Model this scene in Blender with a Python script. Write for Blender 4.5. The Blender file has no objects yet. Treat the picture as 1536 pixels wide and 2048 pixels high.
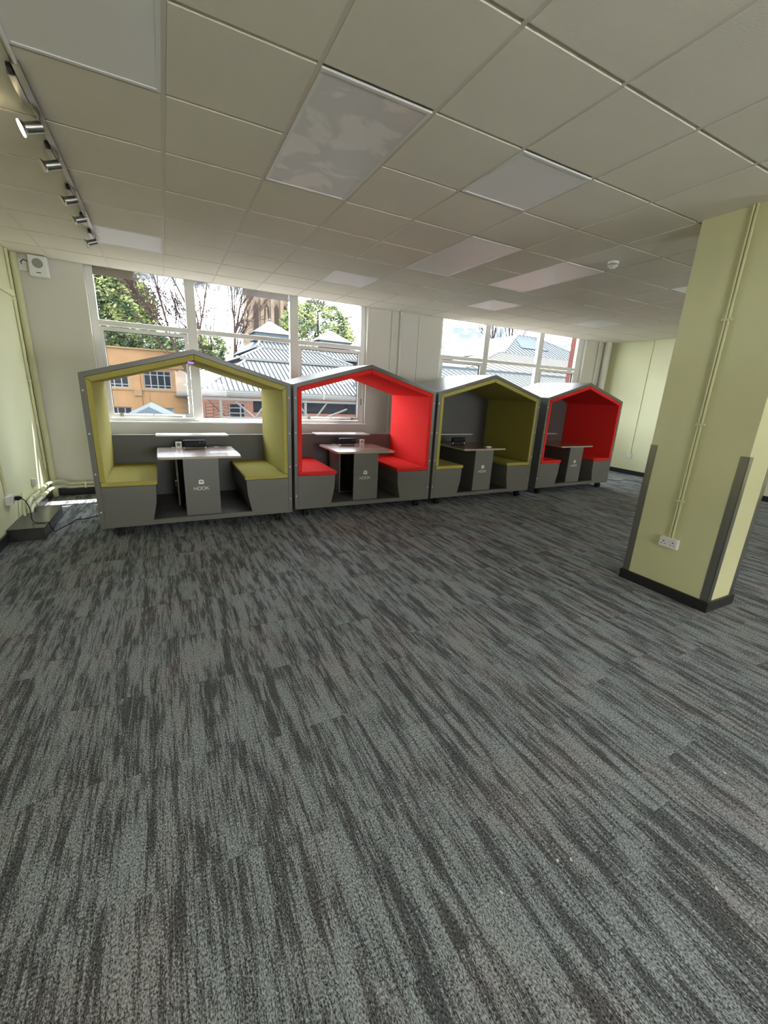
import bpy, bmesh, math, random
from mathutils import Vector, Matrix
random.seed(7)
sc = bpy.context.scene
COL = sc.collection
PI = math.pi

# ------------------------------------------------------------------ camera
cam_d = bpy.data.cameras.new('camera'); cam = bpy.data.objects.new('camera', cam_d); COL.objects.link(cam)
cam_d.sensor_fit = 'VERTICAL'; cam_d.sensor_height = 24.0; cam_d.lens = 824.6 / 2048 * 24.0
cam_d.clip_start = 0.05; cam_d.clip_end = 500
R_ = (0.8888937, -0.45559237, 0.04799559); U_ = (0.0866333, 0.27005003, 0.9589409); F_ = (0.44984737, 0.84823851, -0.27951524)
cam.matrix_world = Matrix(((R_[0], U_[0], -F_[0], -0.7254), (R_[1], U_[1], -F_[1], -2.1645), (R_[2], U_[2], -F_[2], 1.5754), (0, 0, 0, 1)))
sc.camera = cam

# ------------------------------------------------------------------ world, sun, daylight, exposure
sc.view_settings.view_transform = 'Standard'; sc.view_settings.look = 'None'
sc.view_settings.exposure = 0.48; sc.view_settings.gamma = 1.0; sc.view_settings.use_curve_mapping = False
SKY = 17.0; SUN = 17.0; BACKLIGHT = 60.0
w = bpy.data.worlds.new('sky'); sc.world = w; w.use_nodes = True
nt = w.node_tree; nt.nodes.clear()
tc = nt.nodes.new('ShaderNodeTexCoord'); mp = nt.nodes.new('ShaderNodeMapping'); mp.inputs['Scale'].default_value = (1.6, 1.6, 5.0)
nz = nt.nodes.new('ShaderNodeTexNoise'); nz.inputs['Scale'].default_value = 2.2; nz.inputs['Detail'].default_value = 7; nz.inputs['Roughness'].default_value = 0.6
cr = nt.nodes.new('ShaderNodeValToRGB')
cr.color_ramp.elements[0].position = 0.45; cr.color_ramp.elements[0].color = (0.038, 0.046, 0.055, 1)
cr.color_ramp.elements[1].position = 0.56; cr.color_ramp.elements[1].color = (0.90, 0.95, 1.0, 1)
e = cr.color_ramp.elements.new(0.68); e.color = (0.60, 0.64, 0.70, 1)
bg = nt.nodes.new('ShaderNodeBackground'); bg.inputs['Strength'].default_value = SKY
ow = nt.nodes.new('ShaderNodeOutputWorld')
nt.links.new(tc.outputs['Generated'], mp.inputs['Vector']); nt.links.new(mp.outputs['Vector'], nz.inputs['Vector'])
nt.links.new(nz.outputs['Fac'], cr.inputs['Fac']); nt.links.new(cr.outputs['Color'], bg.inputs['Color']); nt.links.new(bg.outputs[0], ow.inputs['Surface'])

sd = bpy.data.lights.new('sun', 'SUN'); sd.energy = SUN; sd.angle = math.radians(0.8); sd.color = (1.0, 0.95, 0.86)
sun = bpy.data.objects.new('sun', sd); COL.objects.link(sun)
sun.rotation_euler = Vector((-0.60, -0.30, -1.0)).to_track_quat('-Z', 'Y').to_euler(); sun.location = (20, 20, 40)

def daylight(name, loc, size, energy, direction, color):
    d = bpy.data.lights.new(name, 'AREA'); d.shape = 'RECTANGLE'; d.size, d.size_y = size; d.energy = energy; d.color = color
    o = bpy.data.objects.new(name, d); COL.objects.link(o); o.location = loc
    o.rotation_euler = Vector(direction).to_track_quat('-Z', 'Z').to_euler()
    return o
# daylight entering by the windows of the wall behind the camera, and sky light entering by the two windows in view
daylight('daylight_rear_window_a', (0.6, -6.25, 1.70), (1.8, 1.2), BACKLIGHT, (0, 1, 0.0), (1.0, 0.985, 0.95))
daylight('daylight_rear_window_b', (6.0, -6.25, 1.70), (1.8, 1.2), BACKLIGHT, (0, 1, 0.0), (1.0, 0.985, 0.95))
for nm, x_ in (('window_portal_a', 0.48), ('window_portal_b', 5.94)):
    o = daylight(nm, (x_, 5.03, 2.05), (4.0, 2.15), 1.0, (0, -1, 0), (1, 1, 1)); o.data.cycles.is_portal = True
sc.cycles.max_bounces = 10; sc.cycles.diffuse_bounces = 6; sc.cycles.glossy_bounces = 3; sc.cycles.transparent_max_bounces = 16
sc.cycles.use_denoising = True; sc.cycles.sample_clamp_indirect = 6.0
sc.cycles.caustics_reflective = False; sc.cycles.caustics_refractive = False

H = 2.924; XL = -2.19; XR = 8.79; YW = 4.724; YB = -6.0

# ------------------------------------------------------------------ materials
def mat(name, color, rough=0.6, metal=0.0, spec=0.5, var=0.0, vscale=3.0, bump=0.0, bscale=200.0, coat=0.0, stretch=(1, 1, 1)):
    m = bpy.data.materials.new(name); m.use_nodes = True; t = m.node_tree; b = t.nodes['Principled BSDF']
    b.inputs['Base Color'].default_value = (*color, 1); b.inputs['Roughness'].default_value = rough
    b.inputs['Metallic'].default_value = metal; b.inputs['Specular IOR Level'].default_value = spec
    if coat: b.inputs['Coat Weight'].default_value = coat
    if var or bump:
        c = t.nodes.new('ShaderNodeTexCoord'); mpn = t.nodes.new('ShaderNodeMapping'); mpn.inputs['Scale'].default_value = stretch
        t.links.new(c.outputs['Object'], mpn.inputs['Vector'])
    if var:
        n = t.nodes.new('ShaderNodeTexNoise'); n.inputs['Scale'].default_value = vscale; n.inputs['Detail'].default_value = 5
        t.links.new(mpn.outputs[0], n.inputs['Vector'])
        r = t.nodes.new('ShaderNodeMapRange'); r.inputs['From Min'].default_value = 0.3; r.inputs['From Max'].default_value = 0.7
        r.inputs['To Min'].default_value = 1 - var; r.inputs['To Max'].default_value = 1 + var
        t.links.new(n.outputs['Fac'], r.inputs['Value'])
        mx = t.nodes.new('ShaderNodeVectorMath'); mx.operation = 'SCALE'; mx.inputs[0].default_value = color
        t.links.new(r.outputs[0], mx.inputs['Scale']); t.links.new(mx.outputs[0], b.inputs['Base Color'])
    if bump:
        n = t.nodes.new('ShaderNodeTexNoise'); n.inputs['Scale'].default_value = bscale; n.inputs['Detail'].default_value = 2
        t.links.new(mpn.outputs[0], n.inputs['Vector'])
        bp = t.nodes.new('ShaderNodeBump'); bp.inputs['Strength'].default_value = bump; bp.inputs['Distance'].default_value = 0.002
        t.links.new(n.outputs['Fac'], bp.inputs['Height']); t.links.new(bp.outputs[0], b.inputs['Normal'])
    return m

def emis(name, color, s):
    m = bpy.data.materials.new(name); m.use_nodes = True; b = m.node_tree.nodes['Principled BSDF']
    b.inputs['Base Color'].default_value = (*color, 1); b.inputs['Emission Color'].default_value = (*color, 1); b.inputs['Emission Strength'].default_value = s
    return m

def glass(name, tint, gloss=0.05):
    m = bpy.data.materials.new(name); m.use_nodes = True; t = m.node_tree; t.nodes.clear()
    tr = t.nodes.new('ShaderNodeBsdfTransparent'); tr.inputs['Color'].default_value = (*tint, 1)
    gl = t.nodes.new('ShaderNodeBsdfGlossy'); gl.inputs['Roughness'].default_value = 0.02
    fr = t.nodes.new('ShaderNodeFresnel'); fr.inputs['IOR'].default_value = 1.45
    ml = t.nodes.new('ShaderNodeMath'); ml.operation = 'MULTIPLY'; ml.inputs[1].default_value = gloss * 10
    mx = t.nodes.new('ShaderNodeMixShader'); o = t.nodes.new('ShaderNodeOutputMaterial')
    ge = t.nodes.new('ShaderNodeNewGeometry'); su = t.nodes.new('ShaderNodeMath'); su.operation = 'SUBTRACT'; su.inputs[0].default_value = 1.0
    m2 = t.nodes.new('ShaderNodeMath'); m2.operation = 'MULTIPLY'; t.links.new(ge.outputs['Backfacing'], su.inputs[1]); t.links.new(su.outputs[0], m2.inputs[1])
    t.links.new(fr.outputs[0], ml.inputs[0]); t.links.new(ml.outputs[0], m2.inputs[0]); t.links.new(m2.outputs[0], mx.inputs[0]); t.links.new(tr.outputs[0], mx.inputs[1]); t.links.new(gl.outputs[0], mx.inputs[2]); t.links.new(mx.outputs[0], o.inputs[0])
    return m

def film(name, color, alpha):
    m = bpy.data.materials.new(name); m.use_nodes = True; t = m.node_tree; b = t.nodes['Principled BSDF']
    b.inputs['Base Color'].default_value = (*color, 1); b.inputs['Roughness'].default_value = 0.5; b.inputs['Alpha'].default_value = alpha
    return m

def carpet():
    m = bpy.data.materials.new('carpet_tiles'); m.use_nodes = True; t = m.node_tree; N = t.nodes; L = t.links; b = N['Principled BSDF']
    b.inputs['Roughness'].default_value = 0.95; b.inputs['Specular IOR Level'].default_value = 0.15
    c = N.new('ShaderNodeTexCoord')
    def vm(op, a, bb=None):
        n = N.new('ShaderNodeVectorMath'); n.operation = op
        for i, x in ((0, a), (1, bb)):
            if x is None: continue
            if isinstance(x, (tuple, list)): n.inputs[i].default_value = x
            else: L.new(x, n.inputs[i])
        return n.outputs[0]
    def ma(op, a, bb=None, clamp=False):
        n = N.new('ShaderNodeMath'); n.operation = op; n.use_clamp = clamp
        for i, x in ((0, a), (1, bb)):
            if x is None: continue
            if isinstance(x, (int, float)): n.inputs[i].default_value = x
            else: L.new(x, n.inputs[i])
        return n.outputs[0]
    def noise(v, scale, det=2.0, rough=0.5):
        n = N.new('ShaderNodeTexNoise'); n.inputs['Scale'].default_value = scale; n.inputs['Detail'].default_value = det; n.inputs['Roughness'].default_value = rough
        L.new(v, n.inputs['Vector']); return n.outputs['Fac']
    P = c.outputs['Object']
    # planks 0.25 x 1.0 m, each row of planks shifted by its own amount
    sx = N.new('ShaderNodeSeparateXYZ'); L.new(P, sx.inputs[0])
    col = ma('FLOOR', ma('DIVIDE', sx.outputs[0], 0.5))
    wn0 = N.new('ShaderNodeTexWhiteNoise'); wn0.noise_dimensions = '1D'; L.new(col, wn0.inputs['W'])
    ysh = ma('ADD', sx.outputs[1], ma('MULTIPLY', wn0.outputs['Value'], 0.5))
    row = ma('FLOOR', ma('DIVIDE', ysh, 0.5))
    cb = N.new('ShaderNodeCombineXYZ'); L.new(col, cb.inputs[0]); L.new(row, cb.inputs[1])
    wn = N.new('ShaderNodeTexWhiteNoise'); wn.noise_dimensions = '3D'; L.new(cb.outputs[0], wn.inputs['Vector'])
    off = vm('MULTIPLY', wn.outputs['Color'], (23.0, 17.0, 9.0))
    Q = vm('ADD', P, off)
    big = noise(vm('MULTIPLY', Q, (13.0, 2.3, 1.0)), 1.0, 4.0, 0.6)
    # streaks carry on partly over the seams
    big2 = noise(vm('MULTIPLY', P, (24.0, 1.5, 1.0)), 1.0, 3.0, 0.55)
    fine = noise(vm('MULTIPLY', Q, (120.0, 7.0, 1.0)), 1.0, 3.0, 0.65)
    dith = noise(vm('MULTIPLY', P, (330.0, 170.0, 1.0)), 1.0, 1.0, 0.5)
    v = ma('ADD', ma('ADD', ma('MULTIPLY', big, 0.42), ma('MULTIPLY', big2, 0.36)), ma('ADD', ma('MULTIPLY', fine, 0.46), ma('MULTIPLY', dith, 0.34)))
    rp = N.new('ShaderNodeValToRGB'); L.new(v, rp.inputs['Fac'])
    E = rp.color_ramp.elements
    E[0].position = 0.745; E[0].color = (*CARPET_DARK, 1); E[1].position = 0.815; E[1].color = (*CARPET_LIGHT, 1)
    k = E.new(0.77); k.color = tuple(a * 0.7 + b_ * 0.3 for a, b_ in zip(CARPET_DARK, CARPET_LIGHT)) + (1,)
    # warm dark yarn in some tiles
    mw = N.new('ShaderNodeMix'); mw.data_type = 'RGBA'; mw.blend_type = 'MULTIPLY'; mw.inputs['B'].default_value = (1.08, 0.98, 0.97, 1)
    wmask = noise(vm('MULTIPLY', P, (3.0, 2.0, 1.0)), 1.0, 1.0); L.new(ma('MULTIPLY', ma('SUBTRACT', wmask, 0.5, True), 6.0, True), mw.inputs['Factor']); L.new(rp.outputs['Color'], mw.inputs['A'])
    # loop pile yarn grain
    yarn = noise(vm('MULTIPLY', P, (230.0, 120.0, 1.0)), 1.0, 1.5, 0.7)
    yr = N.new('ShaderNodeMapRange'); yr.inputs['From Min'].default_value = 0.32; yr.inputs['From Max'].default_value = 0.68; yr.inputs['To Min'].default_value = 0.15; yr.inputs['To Max'].default_value = 1.85; L.new(yarn, yr.inputs['Value'])
    # seams
    fx = ma('ABSOLUTE', ma('SUBTRACT', ma('FRACT', ma('DIVIDE', sx.outputs[0], 0.5)), 0.5))
    fy = ma('ABSOLUTE', ma('SUBTRACT', ma('FRACT', ma('DIVIDE', ysh, 0.5)), 0.5))
    seam = ma('GREATER_THAN', ma('MAXIMUM', fx, fy), 0.4965)
    sm = ma('SUBTRACT', 1.0, ma('MULTIPLY', seam, 0.14))
    fin = vm('SCALE', mw.outputs['Result'], None); sn = fin.node; L.new(ma('MULTIPLY', yr.outputs[0], sm), sn.inputs['Scale'])
    L.new(fin, b.inputs['Base Color'])
    bp = N.new('ShaderNodeBump'); bp.inputs['Strength'].default_value = 0.5; bp.inputs['Distance'].default_value = 0.002
    L.new(yarn, bp.inputs['Height']); L.new(bp.outputs[0], b.inputs['Normal'])
    return m

CARPET_DARK = (0.090, 0.094, 0.103); CARPET_LIGHT = (0.295, 0.325, 0.352)
M = {}
M['carpet'] = carpet()
M['tile'] = mat('ceiling_tile', (0.78, 0.735, 0.645), 0.9, var=0.035, vscale=1.3, bump=0.5, bscale=160)
M['tbar'] = mat('grid_bar', (0.68, 0.64, 0.57), 0.45)
M['frame_white'] = mat('white_metal', (0.80, 0.80, 0.80), 0.35)
M['wall_white'] = mat('warm_white_paint', (0.66, 0.64, 0.58), 0.75, var=0.02, vscale=0.8, bump=0.15, bscale=90)
M['wall_green'] = mat('pale_green_paint', (0.70, 0.70, 0.45), 0.7, var=0.02, vscale=0.8, bump=0.15, bscale=90)
M['col_green'] = mat('column_green_paint', (0.61, 0.60, 0.35), 0.75, var=0.03, vscale=2, bump=0.3, bscale=120)
M['pipe'] = mat('pipe_gloss_paint', (0.70, 0.72, 0.50), 0.35)
M['pipe_white'] = mat('pipe_white_paint', (0.68, 0.66, 0.60), 0.5)
M['skirting'] = mat('black_skirting', (0.018, 0.018, 0.02), 0.35)
M['upvc'] = mat('white_upvc', (0.80, 0.80, 0.78), 0.3)
M['steel'] = mat('brushed_steel', (0.42, 0.41, 0.38), 0.28, metal=1.0, var=0.08, vscale=30, stretch=(1, 1, 0.03))
M['chrome'] = mat('chrome', (0.7, 0.7, 0.72), 0.15, metal=1.0)
M['white_plastic'] = mat('white_plastic', (0.78, 0.78, 0.75), 0.35)
M['grey_plastic'] = mat('grey_plastic', (0.30, 0.30, 0.29), 0.4)
M['black'] = mat('black_plastic', (0.010, 0.010, 0.014), 0.5, spec=0.2)
M['rubber'] = mat('black_rubber', (0.01, 0.01, 0.01), 0.7)
M['laminate'] = mat('grey_laminate', (0.155, 0.152, 0.138), 0.34, var=0.03, vscale=2)
M['edge'] = mat('grey_edge', (0.215, 0.210, 0.190), 0.4)
M['inner'] = mat('grey_back_board', (0.095, 0.090, 0.085), 0.5)
M['plinth'] = mat('dark_floor_board', (0.05, 0.045, 0.04), 0.4, var=0.15, vscale=6)
M['wood'] = mat('walnut_laminate', (0.24, 0.125, 0.085), 0.26, spec=0.9, coat=0.4, var=0.25, vscale=5, stretch=(2, 18, 2))
M['wood_edge'] = mat('pale_table_edge', (0.42, 0.34, 0.27), 0.4)
M['green_fab'] = mat('lime_fabric', (0.42, 0.375, 0.105), 0.9, spec=0.15, var=0.05, vscale=40, bump=0.4, bscale=500)
M['red_fab'] = mat('red_fabric', (0.80, 0.034, 0.030), 0.9, spec=0.15, var=0.05, vscale=40, bump=0.4, bscale=500)
M['logo'] = mat('white_print', (0.85, 0.85, 0.83), 0.5)
M['shelf'] = mat('gloss_shelf', (0.55, 0.55, 0.56), 0.15)
M['boxing'] = mat('dark_floor_boxing', (0.05, 0.05, 0.048), 0.25, var=0.4, vscale=5)
M['led'] = emis('blue_led', (0.12, 0.06, 1.0), 3.0)
M['lamp'] = emis('lamp_face', (1.0, 0.82, 0.5), 14.0)
M['lens'] = mat('lamp_lens', (0.8, 0.78, 0.62), 0.25)
M['glass'] = glass('window_glass', (0.93, 0.94, 0.94))
M['film'] = film('grey_film', (0.42, 0.42, 0.44), 0.55)
M['film2'] = film('brown_film', (0.33, 0.29, 0.25), 0.93)
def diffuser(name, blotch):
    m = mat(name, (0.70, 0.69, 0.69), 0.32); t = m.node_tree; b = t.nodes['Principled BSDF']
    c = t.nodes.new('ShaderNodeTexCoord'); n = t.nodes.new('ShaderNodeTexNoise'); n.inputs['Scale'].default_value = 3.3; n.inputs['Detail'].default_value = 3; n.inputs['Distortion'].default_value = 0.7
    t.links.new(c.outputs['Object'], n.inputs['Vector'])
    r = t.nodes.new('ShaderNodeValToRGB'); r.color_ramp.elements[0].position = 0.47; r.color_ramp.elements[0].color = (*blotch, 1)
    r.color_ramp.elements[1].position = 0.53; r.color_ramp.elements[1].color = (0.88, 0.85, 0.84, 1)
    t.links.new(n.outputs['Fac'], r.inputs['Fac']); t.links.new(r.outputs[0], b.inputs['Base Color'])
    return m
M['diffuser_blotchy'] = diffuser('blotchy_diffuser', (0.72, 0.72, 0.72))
M['diffuser'] = mat('light_diffuser', (0.86, 0.85, 0.86), 0.3)

# ------------------------------------------------------------------ mesh helpers
class MB:
    def __init__(s): s.bm = bmesh.new(); s.mi = 0
    def _f(s, vs, m=None):
        f = s.bm.faces.new(vs); f.material_index = s.mi if m is None else m; return f
    def box(s, x0, x1, y0, y1, z0, z1, mtx=None, m=None):
        v = [Vector((x, y, z)) for z in (z0, z1) for y in (y0, y1) for x in (x0, x1)]
        if mtx: v = [mtx @ q for q in v]
        v = [s.bm.verts.new(q) for q in v]
        for a in ((0, 2, 3, 1), (4, 5, 7, 6), (0, 1, 5, 4), (2, 6, 7, 3), (0, 4, 6, 2), (1, 3, 7, 5)): s._f([v[i] for i in a], m)
        return s
    def prism(s, poly, y0, y1, axis='y', m=None, holes=None):
        def P(a, b, t): return {'y': (a, t, b), 'x': (t, a, b), 'z': (a, b, t)}[axis]
        n = len(poly); A = [s.bm.verts.new(P(a, b, y0)) for a, b in poly]; B = [s.bm.verts.new(P(a, b, y1)) for a, b in poly]
        s._f(A, m); s._f(B[::-1], m)
        for i in range(n): j = (i + 1) % n; s._f([A[i], B[i], B[j], A[j]], m)
        return s
    def ring(s, outer, inner, y0, y1, m=None):
        n = len(outer)
        V = [[s.bm.verts.new((a, y, b)) for a, b in p] for p in (outer, inner) for y in (y0, y1)]
        o0, o1, i0, i1 = V
        for i in range(n):
            j = (i + 1) % n
            s._f([o0[i], o0[j], i0[j], i0[i]], m); s._f([o1[j], o1[i], i1[i], i1[j]], m); s._f([o0[j], o0[i], o1[i], o1[j]], m); s._f([i0[i], i0[j], i1[j], i1[i]], m)
        return s
    def cyl(s, a, b, r, n=16, r2=None, m=None, caps=True):
        a = Vector(a); b = Vector(b); d = (b - a).normalized(); r2 = r if r2 is None else r2
        u = d.orthogonal().normalized(); v = d.cross(u)
        A = [s.bm.verts.new(a + (u * math.cos(2 * PI * i / n) + v * math.sin(2 * PI * i / n)) * r) for i in range(n)]
        B = [s.bm.verts.new(b + (u * math.cos(2 * PI * i / n) + v * math.sin(2 * PI * i / n)) * r2) for i in range(n)]
        for i in range(n): j = (i + 1) % n; s._f([A[i], A[j], B[j], B[i]], m)
        if caps: s._f(A[::-1], m); s._f(B, m)
        return s
    def tube(s, pts, r, n=10, m=None, rs=None):
        pts = [Vector(p) for p in pts]; K = len(pts); rings = []; u = None
        for i, p in enumerate(pts):
            d = (pts[min(i + 1, K - 1)] - pts[max(i - 1, 0)]).normalized()
            u = (u - d * u.dot(d)).normalized() if u is not None and (u - d * u.dot(d)).length > 1e-4 else d.orthogonal().normalized()
            v = d.cross(u); rr = rs[i] if rs else r
            rings.append([s.bm.verts.new(p + (u * math.cos(2 * PI * k / n) + v * math.sin(2 * PI * k / n)) * rr) for k in range(n)])
        for a, b in zip(rings, rings[1:]):
            for k in range(n): j = (k + 1) % n; s._f([a[k], a[j], b[j], b[k]], m)
        s._f(rings[0][::-1], m); s._f(rings[-1], m)
        return s
    def lathe(s, prof, origin=(0, 0, 0), axis='z', n=24, m=None):
        O = Vector(origin); rings = []
        def P(r, t, a):
            c, q = r * math.cos(a), r * math.sin(a)
            return O + Vector({'z': (c, q, t), 'x': (t, c, q), 'y': (c, t, q)}[axis])
        for r, t in prof: rings.append([s.bm.verts.new(P(max(r, 1e-4), t, 2 * PI * k / n)) for k in range(n)])
        for a, b in zip(rings, rings[1:]):
            for k in range(n): j = (k + 1) % n; s._f([a[k], a[j], b[j], b[k]], m)
        s._f(rings[0][::-1], m); s._f(rings[-1], m)
        return s
    def quad(s, *p, m=None):
        s._f([s.bm.verts.new(q) for q in p], m); return s
    def build(s, name, mats, parent=None, bevel=0, smooth=False, seg=2, normals=True):
        if normals: bmesh.ops.recalc_face_normals(s.bm, faces=s.bm.faces)
        me = bpy.data.meshes.new(name); s.bm.to_mesh(me); s.bm.free()
        for q in (mats if isinstance(mats, (list, tuple)) else [mats]): me.materials.append(q)
        o = bpy.data.objects.new(name, me); COL.objects.link(o)
        if parent is not None: o.parent = parent
        if bevel:
            b = o.modifiers.new('bevel', 'BEVEL'); b.width = bevel; b.segments = seg; b.limit_method = 'ANGLE'; b.angle_limit = math.radians(40)
        if smooth:
            for p in me.polygons: p.use_smooth = True
            try: me.set_sharp_from_angle(angle=math.radians(40))
            except Exception: pass
        return o

def tag(o, label=None, cat=None, group=None, kind=None):
    if label: o['label'] = label
    if cat: o['category'] = cat
    if group: o['group'] = group
    if kind: o['kind'] = kind
    return o
def thing(name, label, cat, loc=(0, 0, 0), rz=0.0, group=None, kind=None):
    o = bpy.data.objects.new(name, None); COL.objects.link(o); o.location = loc; o.rotation_euler = (0, 0, rz); o.empty_display_size = 0.1
    return tag(o, label, cat, group, kind)
def copy_tree(o, parent=None):
    c = o.copy(); COL.objects.link(c)
    if parent is not None: c.parent = parent
    for ch in list(o.children): copy_tree(ch, c)
    return c

# ------------------------------------------------------------------ room shell
tag(MB().box(XL - .2, XR + .2, YB - .3, YW + .3, -0.2, 0).build('floor', M['carpet']), 'grey and charcoal streaked carpet tile floor of the room', 'floor', kind='structure')
tag(MB().box(XL - .2, XL, YB - .3, YW + .3, 0, 3.3).build('wall_left', M['wall_green']), 'pale green side wall at the left of the photo', 'wall', kind='structure')
tag(MB().box(XR, XR + .2, YB - .3, YW + .3, 0, 3.3).build('wall_right', M['wall_green']), 'pale yellow green end wall beyond the booths and column', 'wall', kind='structure')

W1 = (-1.486, 2.440); W2 = (3.940, 7.920); ZS = 0.985
def wall_with(openings, y0, y1, z0, z1, name, material, label):
    m = MB(); xs = [XL]
    for a, b in openings:
        m.box(xs[-1], a, y0, y1, 0, 3.3); m.box(a, b, y0, y1, 0, z0); m.box(a, b, y0, y1, z1, 3.3); xs.append(b)
    m.box(xs[-1], XR, y0, y1, 0, 3.3)
    return tag(m.build(name, material), label, 'wall', kind='structure')
wall_with([W1, W2], YW, 5.0, ZS, 3.12, 'wall_front', M['wall_white'], 'off-white window wall behind the seating booths')
wall_with([(-0.3, 1.5), (5.1, 6.9)], YB - .25, YB, 1.1, 2.3, 'wall_back', M['wall_green'], 'pale green wall behind the camera with two openings for daylight')

def skirt(name, x0, x1, y0, y1, label):
    tag(MB().box(x0, x1, y0, y1, 0, 0.1).build(name, M['skirting'], bevel=.004), label, 'baseboard', kind='structure')
skirt('baseboard_left', XL, XL + .018, YB, YW, 'black skirting along the left green wall')
skirt('baseboard_front', XL + .018, XR - .018, YW - .018, YW, 'black skirting along the window wall')
skirt('baseboard_right', XR - .018, XR, YB, YW, 'black skirting along the far green end wall')
skirt('baseboard_back', XL + .018, XR - .018, YB, YB + .018, 'black skirting behind the camera')

# ceiling: tegular tiles hanging a little below a white T-bar grid
lights = {}   # (col,row) cells taken by light panels
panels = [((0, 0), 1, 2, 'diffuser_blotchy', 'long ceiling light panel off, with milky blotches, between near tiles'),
          ((2, 0), 1, 1, 'diffuser', 'square ceiling light panel beyond the blotchy long panel'),
          ((3, 2), 1, 2, 'diffuser', 'long ceiling light panel above the second booth from the left wall'),
          ((5, 2), 1, 2, 'diffuser', 'long ceiling light panel near the smoke detector'),
          ((-2, -1), 1, 2, 'diffuser', 'long ceiling light panel at the top left corner of the photo'),
          ((-2, 5), 1, 1, 'diffuser', 'square ceiling light panel beside the end of the spotlight track'),
          ((2, 5), 1, 1, 'diffuser', 'square ceiling light panel in front of the larger window'),
          ((6, 5), 1, 1, 'diffuser', 'square ceiling light panel above the third booth, towards the window'),
          ((10, 5), 1, 1, 'diffuser', 'square ceiling light panel furthest away, before the far window'),
          ((8, 1), 1, 1, 'diffuser', 'square ceiling light panel partly behind the green column')]
for (c, r), nx, ny, *_ in panels:
    for i in range(nx):
        for j in range(ny): lights[(c + i, r + j)] = 1
g = 0.011; mt = MB()
for c in range(-4, 15):
    for r in range(-10, 8):
        if (c, r) in lights: continue
        x0, x1, y0, y1 = max(.6 * c + g, XL + .02), min(.6 * c + .6 - g, XR - .02), max(.6 * r + g, YB + .02), min(.6 * r + .6 - g, YW - .015)
        if x1 - x0 < .05 or y1 - y0 < .05: continue
        mt.box(x0, x1, y0, y1, H, H + .018)
ceil = tag(mt.build('ceiling', M['tile'], bevel=.0012, seg=1), 'suspended ceiling of cream mineral fibre tiles', 'ceiling', kind='structure')
mg = MB(); mg.box(XL, XR, YB, YW, H + .0175, H + .03)
mg.box(XL, XL + .02, YB, YW, H + .002, H + .0175); mg.box(XR - .02, XR, YB, YW, H + .002, H + .0175); mg.box(XL, XR, YW - .015, YW, H - .004, H + .4)
for r in range(-9, 8): mg.box(XL + .02, XR - .02, .6 * r - .0105, .6 * r + .0105, H + .015, H + .0175)
for c in range(-3, 15): mg.box(.6 * c - .0105, .6 * c + .0105, YB, YW - .015, H + .004, H + .0175)
mg.build('grid_bars', M['tbar'], ceil)

grp = 'flat light panels in the ceiling'
for (c, r), nx, ny, mk_, lab in panels:
    t = thing('ceiling_light', lab, 'ceiling light', (.6 * c + .3 * nx, .6 * r + .3 * ny, H + .006), group=grp)
    a, b = .3 * nx - .011, .3 * ny - .011
    f = MB(); f.ring([(-a, -b), (a, -b), (a, b), (-a, b)], [(-a + .018, -b + .018), (a - .018, -b + .018), (a - .018, b - .018), (-a + .018, b - .018)], 0, .010)
    for v in f.bm.verts: v.co = Vector((v.co.x, v.co.z, -v.co.y))
    f.build('frame', M['frame_white'], t)
    MB().box(-a + .018, a - .018, -b + .018, b - .018, -.006, 0).build('diffuser', M[mk_], t)

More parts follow.
